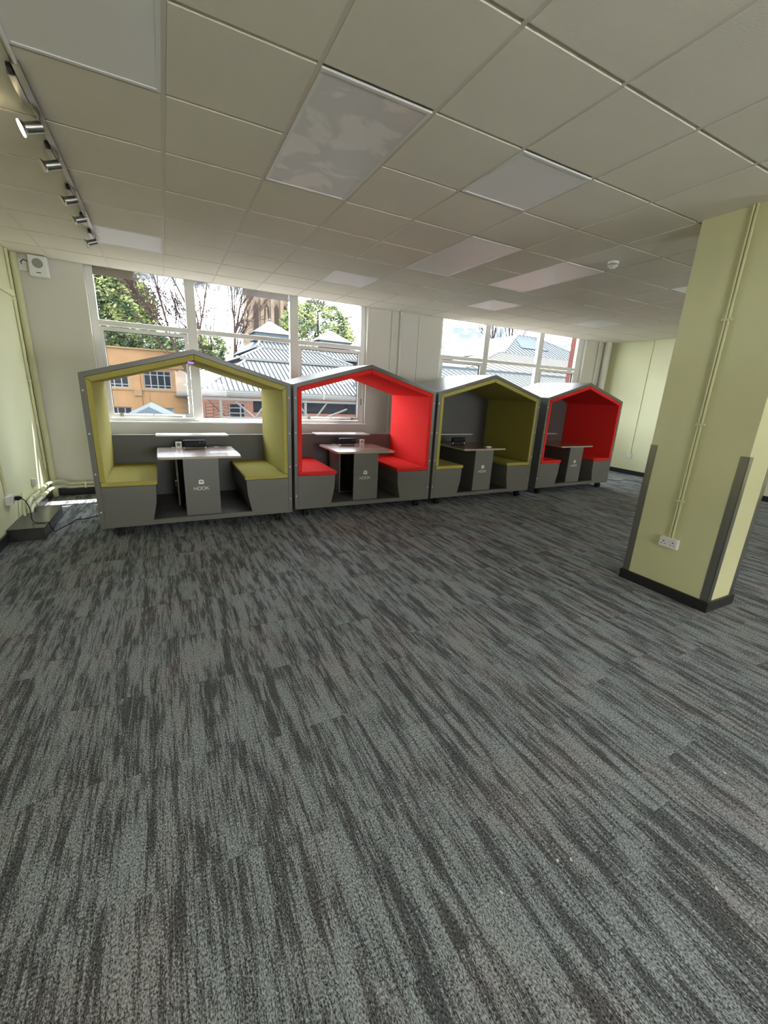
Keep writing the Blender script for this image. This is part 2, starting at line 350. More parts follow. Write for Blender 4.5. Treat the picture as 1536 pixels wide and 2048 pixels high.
# ------------------------------------------------------------------ windows
def window(n, x0, x1, fx0, fx1, mull, label, film_on):
    t = thing('window_%d' % n, label, 'window', ((x0 + x1) / 2, 4.80, ZS), kind='structure'); X = (x0 + x1) / 2
    top = 3.12 - ZS; Y0, Y1 = 0.0, .07
    f = MB()
    f.box(x0 - X, fx0 - X + .05, Y0, Y1, 0, top); f.box(fx1 - .05 - X, x1 - X, Y0, Y1, 0, top)
    f.box(x0 - X, x1 - X, Y0 + .001, Y1 - .001, top - .06, top); f.box(x0 - X, x1 - X, Y0 + .001, Y1 - .001, 0, .068)
    zt0, zt1 = 2.245 - ZS, 2.308 - ZS
    for a, b in mull: f.box(a - X, b - X, Y0 - .012, Y1, .05, top - .03)
    f.box(x0 - X + .05, x1 - X - .05, Y0 + .0015, Y1 - .0015, zt0, zt1)
    f.build('window_frame', M['upvc'], t, bevel=.004)
    bays = [(fx0 + .04, mull[0][0]), (mull[0][1], mull[1][0]), (mull[1][1], fx1 - .04)]
    for i, (a, b) in enumerate(bays):
        if i != 1:
            zz0, zz1 = 1.06 - ZS, 2.225 - ZS
            s = MB(); w_ = .048
            s.ring([(a - X + .008, zz0), (b - X - .008, zz0), (b - X - .008, zz1), (a - X + .008, zz1)], [(a - X + w_, zz0 + w_), (b - X - w_, zz0 + w_), (b - X - w_, zz1 - w_), (a - X + w_, zz1 - w_)], -.018, .05)
            sash = s.build('sash', M['upvc'], t, bevel=.004)
            MB().ring([(a - X + w_, zz0 + w_), (b - X - w_, zz0 + w_), (b - X - w_, zz1 - w_), (a - X + w_, zz1 - w_)], [(a - X + w_ + .006, zz0 + w_ + .006), (b - X - w_ - .006, zz0 + w_ + .006), (b - X - w_ - .006, zz1 - w_ - .006), (a - X + w_ + .006, zz1 - w_ - .006)], .0, .04).build('gasket', M['black'], sash)
            # winding opener bar at the foot of the sash
            op = MB(); zb_ = 1.088 - ZS; cx = (a + b) / 2 - X
            op.cyl((cx - .39, -.045, zb_), (cx + .39, -.045, zb_), .009, 10)
            for q in (-.39, .39): op.box(cx + q - .022, cx + q + .022, -.055, -.016, zb_ - .022, zb_ + .022)
            op.cyl((cx, -.045, zb_ + .004), (cx, -.045, zb_ + .024), .008, 8)
            op.build('opener_bar', M['chrome'], sash, smooth=True)
            MB().box(a - X + w_ - .002, b - X - w_ + .002, .022, .028, zz0 + w_ - .002, zz1 - w_ + .002).build('pane', M['glass'], t)
        else:
            MB().box(a - X - .004, b - X + .004, .022, .028, 1.05 - ZS, zt0 + .004).build('pane', M['glass'], t)
        MB().box(a - X - .004, b - X + .004, .022, .028, zt1 - .004, top - .05).build('pane', M['glass'], t)
        if film_on:
            zf0 = (2.835, 2.845, 2.875)[i] - ZS
            if i == 0:
                MB().box(a - X, -.95 - X, .010, .014, zf0, top - .06).build('top_film', M['film2'], t)
                MB().box(-.95 - X, b - X, .010, .014, zf0, top - .06).build('top_film', M['film'], t)
            else: MB().box(a - X, b - X, .010, .014, zf0, top - .06).build('top_film', M['film'], t)
    sl = MB(); sl.box(x0 - X - .03, x1 - X + .03, 4.69 - 4.80, 4.7235 - 4.80, .0, .024); sl.box(x0 - X + .001, x1 - X - .001, 4.7235 - 4.80, 0, 0.0005, .024)
    sl.build('window_sill', M['upvc'], t, bevel=.004)
    return t
window(1, *W1, -1.45, 2.40, [(-.348, -.222), (1.128, 1.262)], 'wide white framed window of six panes behind the first two booths', True)
window(2, *W2, 3.975, 7.80, [(5.03, 5.155), (6.52, 6.655)], 'white framed window of six panes behind the third and fourth booths', False)
cd = thing('opener_cord', 'thin white winding cord hanging in the right reveal of the wider window', 'cord', (2.425, 4.775, 0))
MB().tube([(0, 0, 1.75), (-.02, -.01, 1.66), (-.045, -.01, 1.60), (-.05, 0, 1.50), (-.045, 0, 1.43)], .004, 6).build('cord', M['white_plastic'], cd)
MB().box(-.052, -.038, -.007, .007, 1.33, 1.44).build('handle', M['grey_plastic'], cd)

# ------------------------------------------------------------------ column
CX0, CX1, CY0, CY1 = 2.987, 3.375, -.740, -.034
colm = thing('column', 'square pale green column with steel corner guards', 'column', ((CX0 + CX1) / 2, (CY0 + CY1) / 2, 0), kind='structure')
hx, hy = (CX1 - CX0) / 2, (CY1 - CY0) / 2
MB().box(-hx, hx, -hy, hy, 0, H + .005).build('shaft', M['col_green'], colm, bevel=.004)
b = MB(); b.ring([(-hx - .018, -hy - .018), (hx + .018, -hy - .018), (hx + .018, hy + .018), (-hx - .018, hy + .018)], [(-hx, -hy), (hx, -hy), (hx, hy), (-hx, hy)], 0, .09)
for v in b.bm.verts: v.co = Vector((v.co.x, v.co.z, v.co.y))
b.build('baseboard', M['skirting'], colm, bevel=.004)
for sx_, sy_ in ((-1, -1), (-1, 1), (1, -1), (1, 1)):
    gd = MB(); W_ = .055; th = .0025
    x_, y_ = sx_ * hx, sy_ * hy
    gd.box(*sorted((x_, x_ + sx_ * th)), *sorted((y_ + sy_ * th, y_ - sy_ * W_)), .09, 1.25)
    gd.box(*sorted((x_ + sx_ * th, x_ - sx_ * W_)), *sorted((y_, y_ + sy_ * th)), .09, 1.25)
    tag(gd.build('corner_guard', M['steel'], colm), 'brushed steel angle')

# double socket + conduit on the column's long face (faces -X)
def socket(label, loc, rz, w=.146, double=True, h=.086, d=.036, group='white plug sockets on walls and column'):
    t = thing('wall_socket', label, 'socket', loc, rz, group)      # local: front faces -Y, back on y=0
    MB().box(-w / 2, w / 2, -d, 0, -h / 2, h / 2).build('back_box', M['white_plastic'], t, bevel=.004)
    for q in ((-w / 4, w / 4) if double else (0,)):
        hl = MB()
        hl.box(q - .004, q + .004, -d - .0012, -d, .002, .012); hl.box(q - .017, q - .009, -d - .0012, -d, -.018, -.013); hl.box(q + .009, q + .017, -d - .0012, -d, -.018, -.013)
        hl.build('pin_holes', M['black'], t)
        MB().box(q - .006 + .022, q + .006 + .022, -d - .004, -d, .018, .036).build('switch', M['white_plastic'], t)
    return t
socket('white double socket low on the green column', (CX0, -.372, .468), -PI / 2)
t = thing('conduit', 'painted twin conduit running down the green column to its socket', 'conduit', (CX0, -.372, 0))
MB().cyl((-.012, -.012, .511), (-.012, -.012, H), .009, 10).cyl((-.012, .010, .511), (-.012, .010, H), .009, 10).build('pipe', M['col_green'], t, smooth=True)
for z in (.83, 1.45, 2.2):
    MB().box(-.024, 0, -.035, .033, z - .009, z + .009).build('clip', M['col_green'], t, bevel=.003)

# ------------------------------------------------------------------ seating booths
HW, EAVE, PEAK, DEP = .977, 1.611, 1.890, 1.16
SL = (PEAK - EAVE) / HW
def pent(hw, dz, zb):
    return [(-hw, zb), (hw, zb), (hw, PEAK - dz - SL * hw), (0, PEAK - dz), (-hw, PEAK - dz - SL * hw)]
def bez_letters(parent, x, z, s, y):
    """NOOK in thin geometric strokes, the mark above it an arched house with a notch"""
    m = MB(); tk = s * .11
    def bar(x0, z0, x1, z1, t=tk):
        d = Vector((x1 - x0, z1 - z0)); n = Vector((-d.y, d.x)).normalized() * t / 2
        m.prism([(x0 + n.x, z0 + n.y), (x0 - n.x, z0 - n.y), (x1 - n.x, z1 - n.y), (x1 + n.x, z1 + n.y)], y, y - .0012)
    def circ(cx, cz, r):
        k = 24; o = [(cx + r * math.cos(2 * PI * i / k), cz + r * math.sin(2 * PI * i / k)) for i in range(k)]
        i_ = [(cx + (r - tk) * math.cos(2 * PI * i / k), cz + (r - tk) * math.sin(2 * PI * i / k)) for i in range(k)]
        m.ring(o, i_, y - .0012, y)
    h = s; x0 = x - s * 1.98
    bar(x0, z, x0, z + h * .82); bar(x0, z + h * .82, x0 + .75 * s, z + h * .12); bar(x0 + .75 * s, z + h * .12, x0 + .75 * s, z + h)
    circ(x0 + 1.42 * s, z + h * .5, .5 * s); circ(x0 + 2.40 * s, z + h * .5, .5 * s)
    bar(x0 + 3.10 * s, z, x0 + 3.10 * s, z + h); bar(x0 + 3.14 * s, z + h * .45, x0 + 3.85 * s, z + h); bar(x0 + 3.30 * s, z + h * .5, x0 + 3.95 * s, z)
    o = m.build('lettering', M['logo'], parent)
    m = MB(); w = .0265; zz = z + h + .028; k = 8
    arch = [(-w, 0), (w, 0), (w, .034)] + [(w * math.cos(a) * .98, .034 + .016 * math.sin(a)) for a in [PI * i / k for i in range(1, k)]] + [(-w, .034)]
    hole = [(-.013, .020), (.013, .020), (.013, .027)] + [(.013 * math.cos(a), .027 + .007 * math.sin(a)) for a in [PI * i / k for i in range(1, k)]] + [(-.013, .027)]
    m.ring([(x + a, zz + b_) for a, b_ in arch], [(x + a, zz + b_) for a, b_ in hole], y - .0012, y)
    m.build('emblem', M['logo'], parent)

def booth(label, x, y, th, fab, full, door_open, device, socket_x, dev_x):
    t = thing('seating_booth', label, 'seating booth', (x, y, 0), th, 'row of house-shaped seating booths on castors')
    zb = .11; F = M[fab]
    sh = MB(); sh.ring(pent(HW, 0, zb), pent(HW - .045, .047, zb + .05), 0, DEP)
    shell = sh.build('shell', M['laminate'], t, bevel=.003)
    for sx_ in (-1, 1):
        for z in (1.457, 1.06, .67, .283):
            MB().lathe([(.0001, -.004), (.006, -.004), (.0085, -.001), (.0085, 0)], (sx_ * .957, 0, z), 'y', 12).build('bolt', M['white_plastic'], shell, smooth=True)
    MB().box(-HW + .046, HW - .046, .02, DEP - .041, zb + .05, zb + .056).build('floor_board', M['plinth'], t)
    # padding: two sides, two roof slopes, mitred
    hi = HW - .046; pi_ = .882; zt = zb + .05
    eo, ei = PEAK - .049 - SL * hi, PEAK - .104 - SL * pi_
    for s_ in (-1, 1):
        MB().prism([(s_ * hi, .586), (s_ * pi_, .586), (s_ * pi_, ei - .001), (s_ * hi, eo - .001)], -.004, DEP - .041).build('side_pad', F, t, bevel=.008)
        MB().prism([(s_ * hi, eo + .001), (s_ * pi_, ei + .001), (s_ * .001, PEAK - .104), (s_ * .001, PEAK - .049)], -.004, DEP - .041).build('roof_pad', F, t, bevel=.008)
        poly = [(s_ * hi, zt), (s_ * .505, zt), (s_ * .463, .35), (s_ * .452, .534), (s_ * hi, .534)]
        MB().prism(poly, -.0005, DEP - .042).build('bench_box', M['laminate'], t, bevel=.002)
        MB().prism([(s_ * hi, .536), (s_ * .435, .536), (s_ * .435, .585), (s_ * hi, .585)], -.012, DEP - .042).build('seat_cushion', F, t, bevel=.014, seg=3)
    bk = MB()
    if full: bk.prism(pent(hi + .0005, .0485, zt + .001), DEP - .04, DEP - .002)
    else: bk.box(-hi, hi, DEP - .04, DEP - .002, zt + .001, .926)
    bk.build('back_panel', M['inner'], t)
    MB().box(-.42, .40, .86, DEP - .041, .934, .950).build('shelf', M['shelf'], t, bevel=.002)
    # table on a cabinet leg
    ct = MB(); yy0, yy1, xt, rr = .03, .80, .415, .03
    pts = []
    for cx, cy, a0 in ((xt - rr, yy0 + rr, -PI / 2), (xt - rr, yy1 - rr, 0), (-xt + rr, yy1 - rr, PI / 2), (-xt + rr, yy0 + rr, PI)):
        for i in range(6): a = a0 + i * PI / 10; pts.append((cx + rr * math.cos(a), cy + rr * math.sin(a)))
    ct.prism(pts, .790, .814, axis='z', m=0)
    for f_ in ct.bm.faces:
        zs = [v.co.z for v in f_.verts]
        if max(zs) - min(zs) > .01 or max(zs) < .8: f_.material_index = 1
    ct.build('table_top', [M['wood'], M['wood_edge']], t)
    MB().box(-.182, .169, .040, .060, zt + .006, .7895).build('leg_panel', M['laminate'], t, bevel=.001)
    bez_letters(t.children[-1] if False else [c for c in t.children if c.name.startswith('leg_panel')][0], -.016, .444, .039, .040)
    cb = MB(); cb.box(.149, .169, .0605, 1.10, zt + .006, .789); cb.box(-.182, .1485, .98, 1.0, zt + .006, .789); cb.box(-.182, .1485, .50, .98, zt + .006, zt + .02)
    if not door_open: cb.box(-.182, -.166, .0605, .98, zt + .006, .789)
    cb.build('cabinet', M['inner'], t)
    if door_open:
        d = MB(); d.box(-.0085, .0085, 0, .54, 0, .60)
        dr = d.build('cabinet_door', M['laminate'], t, bevel=.001); dr.location = (-.236, .42, .185); dr.rotation_euler = (0, 0, -.07)
        k = MB(); k.cyl((-.0085, .03, .29), (-.03, .03, .29), .013, 12); k.box(-.026, -.022, .026, .034, .225, .285); k.cyl((-.0239, .03, .255), (-.0221, .03, .255), .014, 10)
        k.build('lock', M['chrome'], dr, smooth=True)
        cbm = MB()
        for i in range(3):
            a = .02 * i
            cbm.tube([(-.12 + a, .30, .78), (-.11 + a, .28 + a, .66), (-.14 + a, .32, .52), (-.09 + a * 2, .34, .40), (-.12 + a, .37, .25), (-.02, .40 + a, .19)], .006, 6)
        cbm.box(-.15, -.05, .36, .44, .50, .70)
        cbm.build('cable_bundle', M['black'], t)
    # castors
    for sx_ in (-1, 1):
        for cy in (.07, DEP - .09):
            c = MB(); cx = sx_ * .82
            c.box(cx - .045, cx + .045, cy - .045, cy + .045, zb - .006, zb); c.box(cx - .012, cx + .012, cy - .03, cy + .03, .045, zb - .006)
            cas = c.build('castor', M['black'], t, bevel=.002)
            wh = MB()
            for q in (-.024, .024): wh.lathe([(.02, -.010), (.040, -.010), (.046, -.006), (.046, .006), (.040, .010), (.02, .010)], (cx + q, cy + .012, .046), 'x', 20)
            wh.build('wheel', M['rubber'], cas, smooth=True)
    return t

def world_of(t, p):
    c, s_ = math.cos(t.rotation_euler[2]), math.sin(t.rotation_euler[2])
    return (t.location[0] + c * p[0] - s_ * p[1], t.location[1] + s_ * p[0] + c * p[1], p[2])
B1 = booth('house-shaped booth with lime green padding and open back, nearest the left wall', -.428, 2.620, .009, 'green_fab', False, True, True, 0, 0)
B2 = booth('house-shaped booth with bright red padding and open back', 1.583, 2.704, -.015, 'red_fab', False, True, True, 0, 0)
B3 = booth('house-shaped booth with olive green padding and closed grey back', 3.588, 2.708, .008, 'green_fab', True, False, True, 0, 0)
B4 = booth('house-shaped booth with dark red padding and closed back, furthest away', 5.766, 2.778, .014, 'red_fab', True, False, True, 0, 0)
def speaker_unit(bt, lx, label):
    t = thing('sound_unit', label, 'audio device', world_of(bt, (lx, .70, .814)), bt.rotation_euler[2], 'black sound units standing on the booth tables')
    MB().box(-.128, .128, -.032, .032, .014, .096).build('body', M['black'], t, bevel=.018, seg=4)
    for q in (-.118, .118): MB().lathe([(.009, 0), (.009, .010), (.006, .015)], (q, -.012, 0), 'z', 12).build('foot', M['white_plastic'], t, smooth=True)
    for q in (.06, .10): MB().cyl((q, -.032, .072), (q, -.034, .072), .005, 10).build('button', M['grey_plastic'], t)
    return t
speaker_unit(B1, -.015, 'black sound unit on the table of the lime booth nearest the wall')
speaker_unit(B2, -.02, 'black sound unit on the table of the red booth with open back')
speaker_unit(B3, -.02, 'black sound unit on the table of the closed olive booth')
def power_box(bt, lx, label):
    t = thing('power_socket', label, 'socket', world_of(bt, (lx, .72, .814)), bt.rotation_euler[2], 'desk power sockets at the back of the booth tables')
    MB().box(-.034, .034, -.012, .012, 0, .074).build('plate', M['white_plastic'], t, bevel=.003)
    MB().lathe([(.022, -.0125), (.022, -.014), (.017, -.014), (.017, -.0125)], (0, 0, .042), 'y', 20).build('round_inset', M['grey_plastic'], t)
power_box(B1, -.187, 'beige power socket left of the sound unit in the lime booth')
power_box(B2, .215, 'beige power socket right of the sound unit in the red booth')
for bt, lx, ly, wd, lab in ((B1, -.24, .775, .05, 'small white cable outlet at the back left of the lime booth table'), (B1, .235, .775, .055, 'small white cable outlet at the back right of the lime booth table'),
                       (B2, -.20, .775, .05, 'small white cable outlet at the back left of the red booth table'), (B2, .17, .76, .05, 'small white cable outlet at the back right of the red booth table')):
    o = MB().box(-wd / 2, wd / 2, -.008, .008, 0, .005).build('cable_outlet', M['white_plastic'], bevel=.002); o.location = world_of(bt, (lx, ly, .814)); tag(o, lab, 'cable outlet', 'cable outlets in the booth tables')
o = MB().box(-.048, .048, -.03, .03, 0, .018).build('remote_box', M['white_plastic'], bevel=.005); o.location = world_of(B3, (.16, .17, .814)); tag(o, 'small white box lying on the brown table of the olive booth', 'box')
t = thing('led_lamp', 'small purple-blue LED lamp under the roof peak of the lime booth', 'lamp', world_of(B1, (-.022, .035, PEAK - .106)), B1.rotation_euler[2])
MB().box(-.034, .022, -.02, .03, -.012, .004).build('housing', M['black'], t, bevel=.003)
MB().box(-.034, .018, -.025, .025, -.030, -.0121).build('lens', M['led'], t, bevel=.004)
t = thing('power_brick', 'dark equipment box under the table of the olive booth', 'box', world_of(B3, (-.36, .80, .1665)), .05)
MB().box(-.075, .075, -.12, .12, 0, .36).build('body', M['black'], t, bevel=.008)

# ------------------------------------------------------------------ spotlight track
t = thing('spotlight_track', 'slim metal spotlight track fixed under the ceiling near the left wall', 'light track', (-1.19, 0, H))
MB().box(-.016, .016, .70, 3.42, -.022, 0).build('rail', M['steel'], t, bevel=.002)
MB().cyl((0, -.4, -.009), (0, .70, -.009), .009, 8).build('feed_conduit', M['frame_white'], t, smooth=True)
for yy in (.70, 1.42, 2.05, 2.65, 3.10):
    bx = MB(); bx.box(-.050, -.017, yy + .08, yy + .32, -.030, -.004); bx.build('ballast', M['steel'], t, bevel=.003)
    MB().box(-.040, -.022, yy + .02, yy + .0795, -.026, -.008).build('connector', M['black'], t)
for i, yy in enumerate((1.154, 1.611, 2.204, 2.644, 3.322)):
    lit = i == 0
    lab = ('lit spotlight with a glowing face, nearest on the ceiling track', 'unlit spotlight next after the lit one on the track', 'unlit spotlight in the middle of the five on the track', 'unlit spotlight second from the window end of the track', 'unlit spotlight at the window end of the track')[i]
    t = thing('spotlight', lab, 'spotlight', (-1.19, yy, H - .022), .20, 'spotlights on the ceiling track')
    MB().cyl((0, 0, 0), (0, 0, -.03), .008, 10).box(-.012, .012, -.05, .012, -.036, -.028).build('bracket', M['steel'], t)
    d0, d1 = Vector((.0, -.03, -.045)), Vector((-.075, -.03, -.075))
    MB().cyl(d0, d1, .026, 20).cyl(d1, d1 + (d1 - d0).normalized() * .016, .028, 20, .040).build('head', M['steel'], t, smooth=True)
    q = d1 + (d1 - d0).normalized() * .0165
    MB().cyl(q, q + (d1 - d0).normalized() * .004, .037, 20).build('lens', M['lamp'] if lit else M['lens'], t)

t = thing('smoke_detector', 'round white smoke detector with a red-brown slotted head on the ceiling', 'smoke detector', (3.365, .946, H))
MB().lathe([(.05, 0), (.052, -.018), (.048, -.022)]).build('base', M['white_plastic'], t, smooth=True)
MB().lathe([(.040, -.022), (.040, -.036)]).build('slots', M['black'], t)
MB().lathe([(.047, -.036), (.045, -.044), (.024, -.052), (.022, -.062), (.0, -.064)]).build('head', M['white_plastic'], t, smooth=True)
MB().lathe([(.047, -.027), (.047, -.031)]).build('collar', M['white_plastic'], t)

# ------------------------------------------------------------------ wall loudspeaker
t = thing('wall_speaker', 'white box loudspeaker high in the corner beside the window', 'loudspeaker', (-1.915, 4.60, 2.69), .0)
MB().box(-.092, .092, 0, .11, 0, .225).build('cabinet', M['white_plastic'], t, bevel=.012, seg=3)
MB().box(-.080, .080, -.004, -.0003, .012, .213).build('front_grille', M['frame_white'], t, bevel=.004)
MB().lathe([(.052, -.0045), (.052, -.0065), (.0, -.0065)], (0, 0, .140), 'y', 28).build('driver_cone', M['grey_plastic'], t, smooth=True)
MB().box(-.022, .022, -.0055, -.0042, .036, .044).build('badge', M['black'], t)
MB().box(-.02, .02, .11, .124, .08, .14).build('bracket', M['grey_plastic'], t)
t = thing('junction_box', 'small white back plate with a black lead, left of the corner loudspeaker', 'junction box', (-2.075, YW, 2.80))
MB().box(-.05, .035, -.02, 0, -.05, .075).build('plate', M['white_plastic'], t, bevel=.003)
MB().tube([(-.01, -.02, .02), (-.01, -.05, .035), (.02, -.07, .06), (.058, -.065, .05)], .005, 6).build('lead', M['black'], t, smooth=True)

# ------------------------------------------------------------------ pipes and trunking at the left
t = thing('corner_pipe', 'thick painted vertical pipe in the left window corner', 'pipe', (-2.148, 4.682, 0))
MB().cyl((0, 0, 0), (0, 0, H), .036, 20).build('pipe', M['wall_green'], t, smooth=True)
t = thing('riser_pipe', 'pair of thin painted vertical pipes clipped beside the left corner', 'pipe', (-2.175, 4.52, 0))
MB().cyl((0, 0, .40), (0, 0, H), .011, 10).cyl((0, .045, .46), (0, .045, H), .009, 10).build('pipe', M['wall_green'], t, smooth=True)
for z in (.50, 1.5, 2.4): MB().box(-.015, .014, -.02, .06, z - .012, z + .012).build('clip', M['pipe'], t, bevel=.003)
t = thing('heating_pipes', 'two cream heating pipes running low round the left corner', 'heating pipe', (0, 0, 0))
for dz, off in ((.0, 0), (-.075, .012)):
    x_ = -2.14 + off
    MB().tube([(x_, 3.42, .02), (x_, 3.42, .10), (x_, 3.43, .20 + dz), (x_, 3.48, .235 + dz), (x_, 3.56, .245 + dz), (x_, 4.36, .245 + dz), (x_ + .02, 4.44, .245 + dz), (x_ + .09, 4.60, .235 + dz), (x_ + .13, 4.655, .20 + dz), (x_ + .17, 4.68, .17 + dz * .7), (-1.88, 4.695, .165 + dz * .6), (-1.4, 4.695, .165 + dz * .6), (2.0, 4.695, .165 + dz * .6)], .019, 12).build('pipe', M['pipe'], t, smooth=True)
    for yy in (3.62, 3.95): MB().cyl((x_, yy - .02, .245 + dz), (x_, yy + .02, .245 + dz), .027, 14).build('joint', M['pipe'], t, smooth=True)
for xx in (-1.80, -.9): MB().box(xx - .012, xx + .012, 4.67, 4.722, .10, .19).build('clip', M['white_plastic'], t, bevel=.003)
MB().tube([(-2.155, 3.30, .02), (-2.155, 3.30, .20), (-2.155, 3.34, .30), (-2.165, 3.40, .34)], .013, 8).cyl((-2.14, 3.42, .10), (-2.14, 3.42, .14), .028, 14).build('valve', M['pipe'], t, smooth=True)
t = thing('floor_boxing', 'low dark boxing on the floor against the left wall under the pipes', 'pipe boxing', (-2.032, 3.22, 0))
MB().box(-.155, .135, -.42, .44, 0, .118).build('box', M['boxing'], t, bevel=.004)
MB().box(-.155, .142, -.427, .447, .118, .126).build('lid', M['boxing'], t, bevel=.003)
t = thing('wall_trunking', 'horizontal painted trunking high on the left wall', 'trunking', (XL, 0, 2.46))
MB().box(0, .022, -3.0, 4.44, -.030, .030).build('cover', M['wall_green'], t, bevel=.004)
MB().box(0, .026, 4.40, 4.50, -.036, .036).build('end_joint', M['wall_green'], t, bevel=.004)
t = thing('cable_trunking', 'vertical painted trunking above the left wall socket with the black plug', 'trunking', (XL, 3.0, 0))
MB().box(0, .02, -.02, .02, .43, 2.43).build('cover', M['wall_green'], t, bevel=.003)
socket('white socket on the left wall holding a black plug', (XL, 3.02, .372), PI / 2, w=.16)
socket('small white spur switch above the heating pipes on the left wall', (XL, 3.93, .36), PI / 2, w=.086, double=False, d=.04)
t = thing('power_cable', 'black power cable and plug trailing from the left socket over the floor', 'power cable', (0, 0, 0))
MB().box(-2.153, -2.115, 3.085, 3.130, .345, .385).box(-2.115, -2.10, 3.095, 3.12, .352, .378).build('plug', M['black'], t, bevel=.004)
pts = [(-2.105, 3.108, .362), (-2.08, 3.11, .33), (-2.06, 3.12, .26), (-2.045, 3.08, .19), (-2.03, 3.02, .142), (-1.99, 2.97, .132), (-1.93, 2.95, .131), (-1.888, 2.95, .128), (-1.875, 2.97, .06), (-1.86, 3.01, .008), (-1.84, 3.10, .006), (-1.80, 3.20, .006), (-1.77, 3.28, .006), (-1.745, 3.40, .006), (-1.66, 3.42, .006), (-1.60, 3.46, .006), (-1.53, 3.53, .006), (-1.40, 3.58, .006), (-1.2, 3.55, .006)]
def smooth(P, k=5):
    o = []
    P = [Vector(p) for p in P]
    for i in range(len(P) - 1):
        a, b_, c, d = P[max(i - 1, 0)], P[i], P[i + 1], P[min(i + 2, len(P) - 1)]
        for j in range(k):
            u = j / k; o.append(0.5 * ((2 * b_) + (c - a) * u + (2 * a - 5 * b_ + 4 * c - d) * u * u + (3 * b_ - a - 3 * c + d) * u ** 3))
    return o + [P[-1]]
MB().tube(smooth(pts), .0045, 6).build('lead', M['black'], t, smooth=True)
o = MB().tube(smooth([(6.6, 3.75, .006), (7.1, 3.45, .006), (7.52, 3.32, .006), (7.70, 3.16, .006), (7.88, 3.20, .006), (8.05, 3.10, .006), (8.02, 2.92, .006), (7.95, 2.78, .006), (8.2, 2.5, .006)]), .006, 6).build('floor_cable', M['black'], smooth=True)
tag(o, 'thin black cable lying on the carpet behind the furthest booth', 'power cable')

# pipes on the pier between the windows and in the far corner
t = thing('pier_pipe', 'thin off-white vertical pipe on the pier between the windows', 'pipe', (2.90, YW, 0))
MB().cyl((0, -.014, 0.1), (0, -.014, H), .013, 12).build('pipe', M['pipe_white'], t, smooth=True)
for z in (1.3, 2.35): MB().box(-.022, .022, -.03, 0, z - .01, z + .01).build('clip', M['pipe_white'], t)
t = thing('pier_pipe', 'thicker off-white vertical pipe on the pier between the windows', 'pipe', (3.062, YW, 0))
MB().cyl((0, -.024, 0.1), (0, -.024, H), .022, 14).build('pipe', M['pipe_white'], t, smooth=True)
tag(MB().box(3.44, 3.475, YW - .012, YW, .1, H).build('trim_1', M['wall_white'], bevel=.003), 'narrow vertical cover strip on the window pier', 'trim', kind='structure')
t = thing('pier_pipe', 'thin off-white vertical pipe in the far window corner', 'pipe', (8.34, YW, 0))
MB().cyl((0, -.02, 0.1), (0, -.02, H), .018, 12).build('pipe', M['pipe_white'], t, smooth=True)
t = thing('pier_pipe', 'wide off-white vertical pipe in the far window corner', 'pipe', (8.58, YW, 0))
MB().cyl((0, -.08, 0.1), (0, -.08, H), .075, 20).build('pipe', M['pipe_white'], t, smooth=True)
t = thing('wall_conduit', 'thin painted conduit running down the far green wall', 'conduit', (XR, 3.73, 0))
MB().box(-.018, 0, -.016, .016, .47, H).build('cover', M['wall_green'], t, bevel=.003)
socket('single white socket on the far green wall under its conduit', (XR, 3.725, .43), -PI / 2, w=.086, double=False)

# paper scraps on the carpet
for x, y, r, lab in ((.38, -1.534, .3, 'tiny paper scrap left of a close pair on the near carpet'), (.427, -1.553, 1.2, 'tiny paper scrap right of a close pair on the near carpet'), (.128, -1.522, 2.0, 'tiny orange-ish paper scrap on the near carpet'),
                (.809, -1.834, .8, 'tiny paper scrap at the near right of the carpet'), (1.377, -1.606, 1.7, 'tiny paper scrap between the column and the near right corner'), (2.639, -.432, .4, 'tiny paper scrap on the carpet by the column foot'), (4.116, 1.059, .2, 'tiny paper scrap on the carpet beyond the column')):
    m = MB(); m.prism([(-.006, -.003), (.004, -.004), (.007, .002), (-.003, .004)], 0, .0012, 'z')
    o = m.build('paper_scrap', M['white_plastic']); o.location = (x, y, 0.0); o.rotation_euler = (0, 0, r); tag(o, lab, 'paper scrap', 'paper scraps on the carpet')
# ------------------------------------------------------------------ outside, seen through the windows
M['stone_tan'] = mat('tan_brick', (0.182, 0.109, 0.057), 0.9, spec=0.04, var=0.10, vscale=0.9)
M['stone_pale'] = mat('pale_stone', (0.147, 0.103, 0.059), 0.9, spec=0.04, var=0.06, vscale=1.5)
M['dark_glass'] = mat('dark_window_glass', (0.011, 0.013, 0.016), 0.12, spec=0.04)
M['blind'] = mat('pale_blind', (0.110, 0.132, 0.132), 0.6, spec=0.04)
M['win_white'] = mat('white_window_bar', (0.152, 0.152, 0.152), 0.5, spec=0.04)
M['roof_metal'] = mat('pale_metal_roof', (0.109, 0.119, 0.128), 0.95, spec=0.04, var=0.04, vscale=0.7)
M['roof_rib'] = mat('dark_roof_rib', (0.027, 0.028, 0.032), 0.5, spec=0.04)
M['roof_white'] = mat('white_roof_trim', (0.114, 0.114, 0.109), 0.95, spec=0.04)
M['roof_cream'] = mat('cream_roof', (0.106, 0.097, 0.079), 0.95, spec=0.04, var=0.03, vscale=0.5)
M['roof_blue'] = mat('blue_grey_roof', (0.046, 0.057, 0.066), 0.95, spec=0.04, var=0.05, vscale=0.6)
M['lantern'] = mat('pale_blue_panel', (0.064, 0.081, 0.088), 0.95, spec=0.04)
M['lead'] = mat('streaked_lead', (0.088, 0.084, 0.080), 0.95, spec=0.04, var=0.2, vscale=2.0)
M['pink_brick'] = mat('pink_brick', (0.148, 0.077, 0.056), 0.9, spec=0.04, var=0.10, vscale=3)
M['red_brick'] = mat('red_brick', (0.103, 0.041, 0.034), 0.9, spec=0.04, var=0.25, vscale=25)
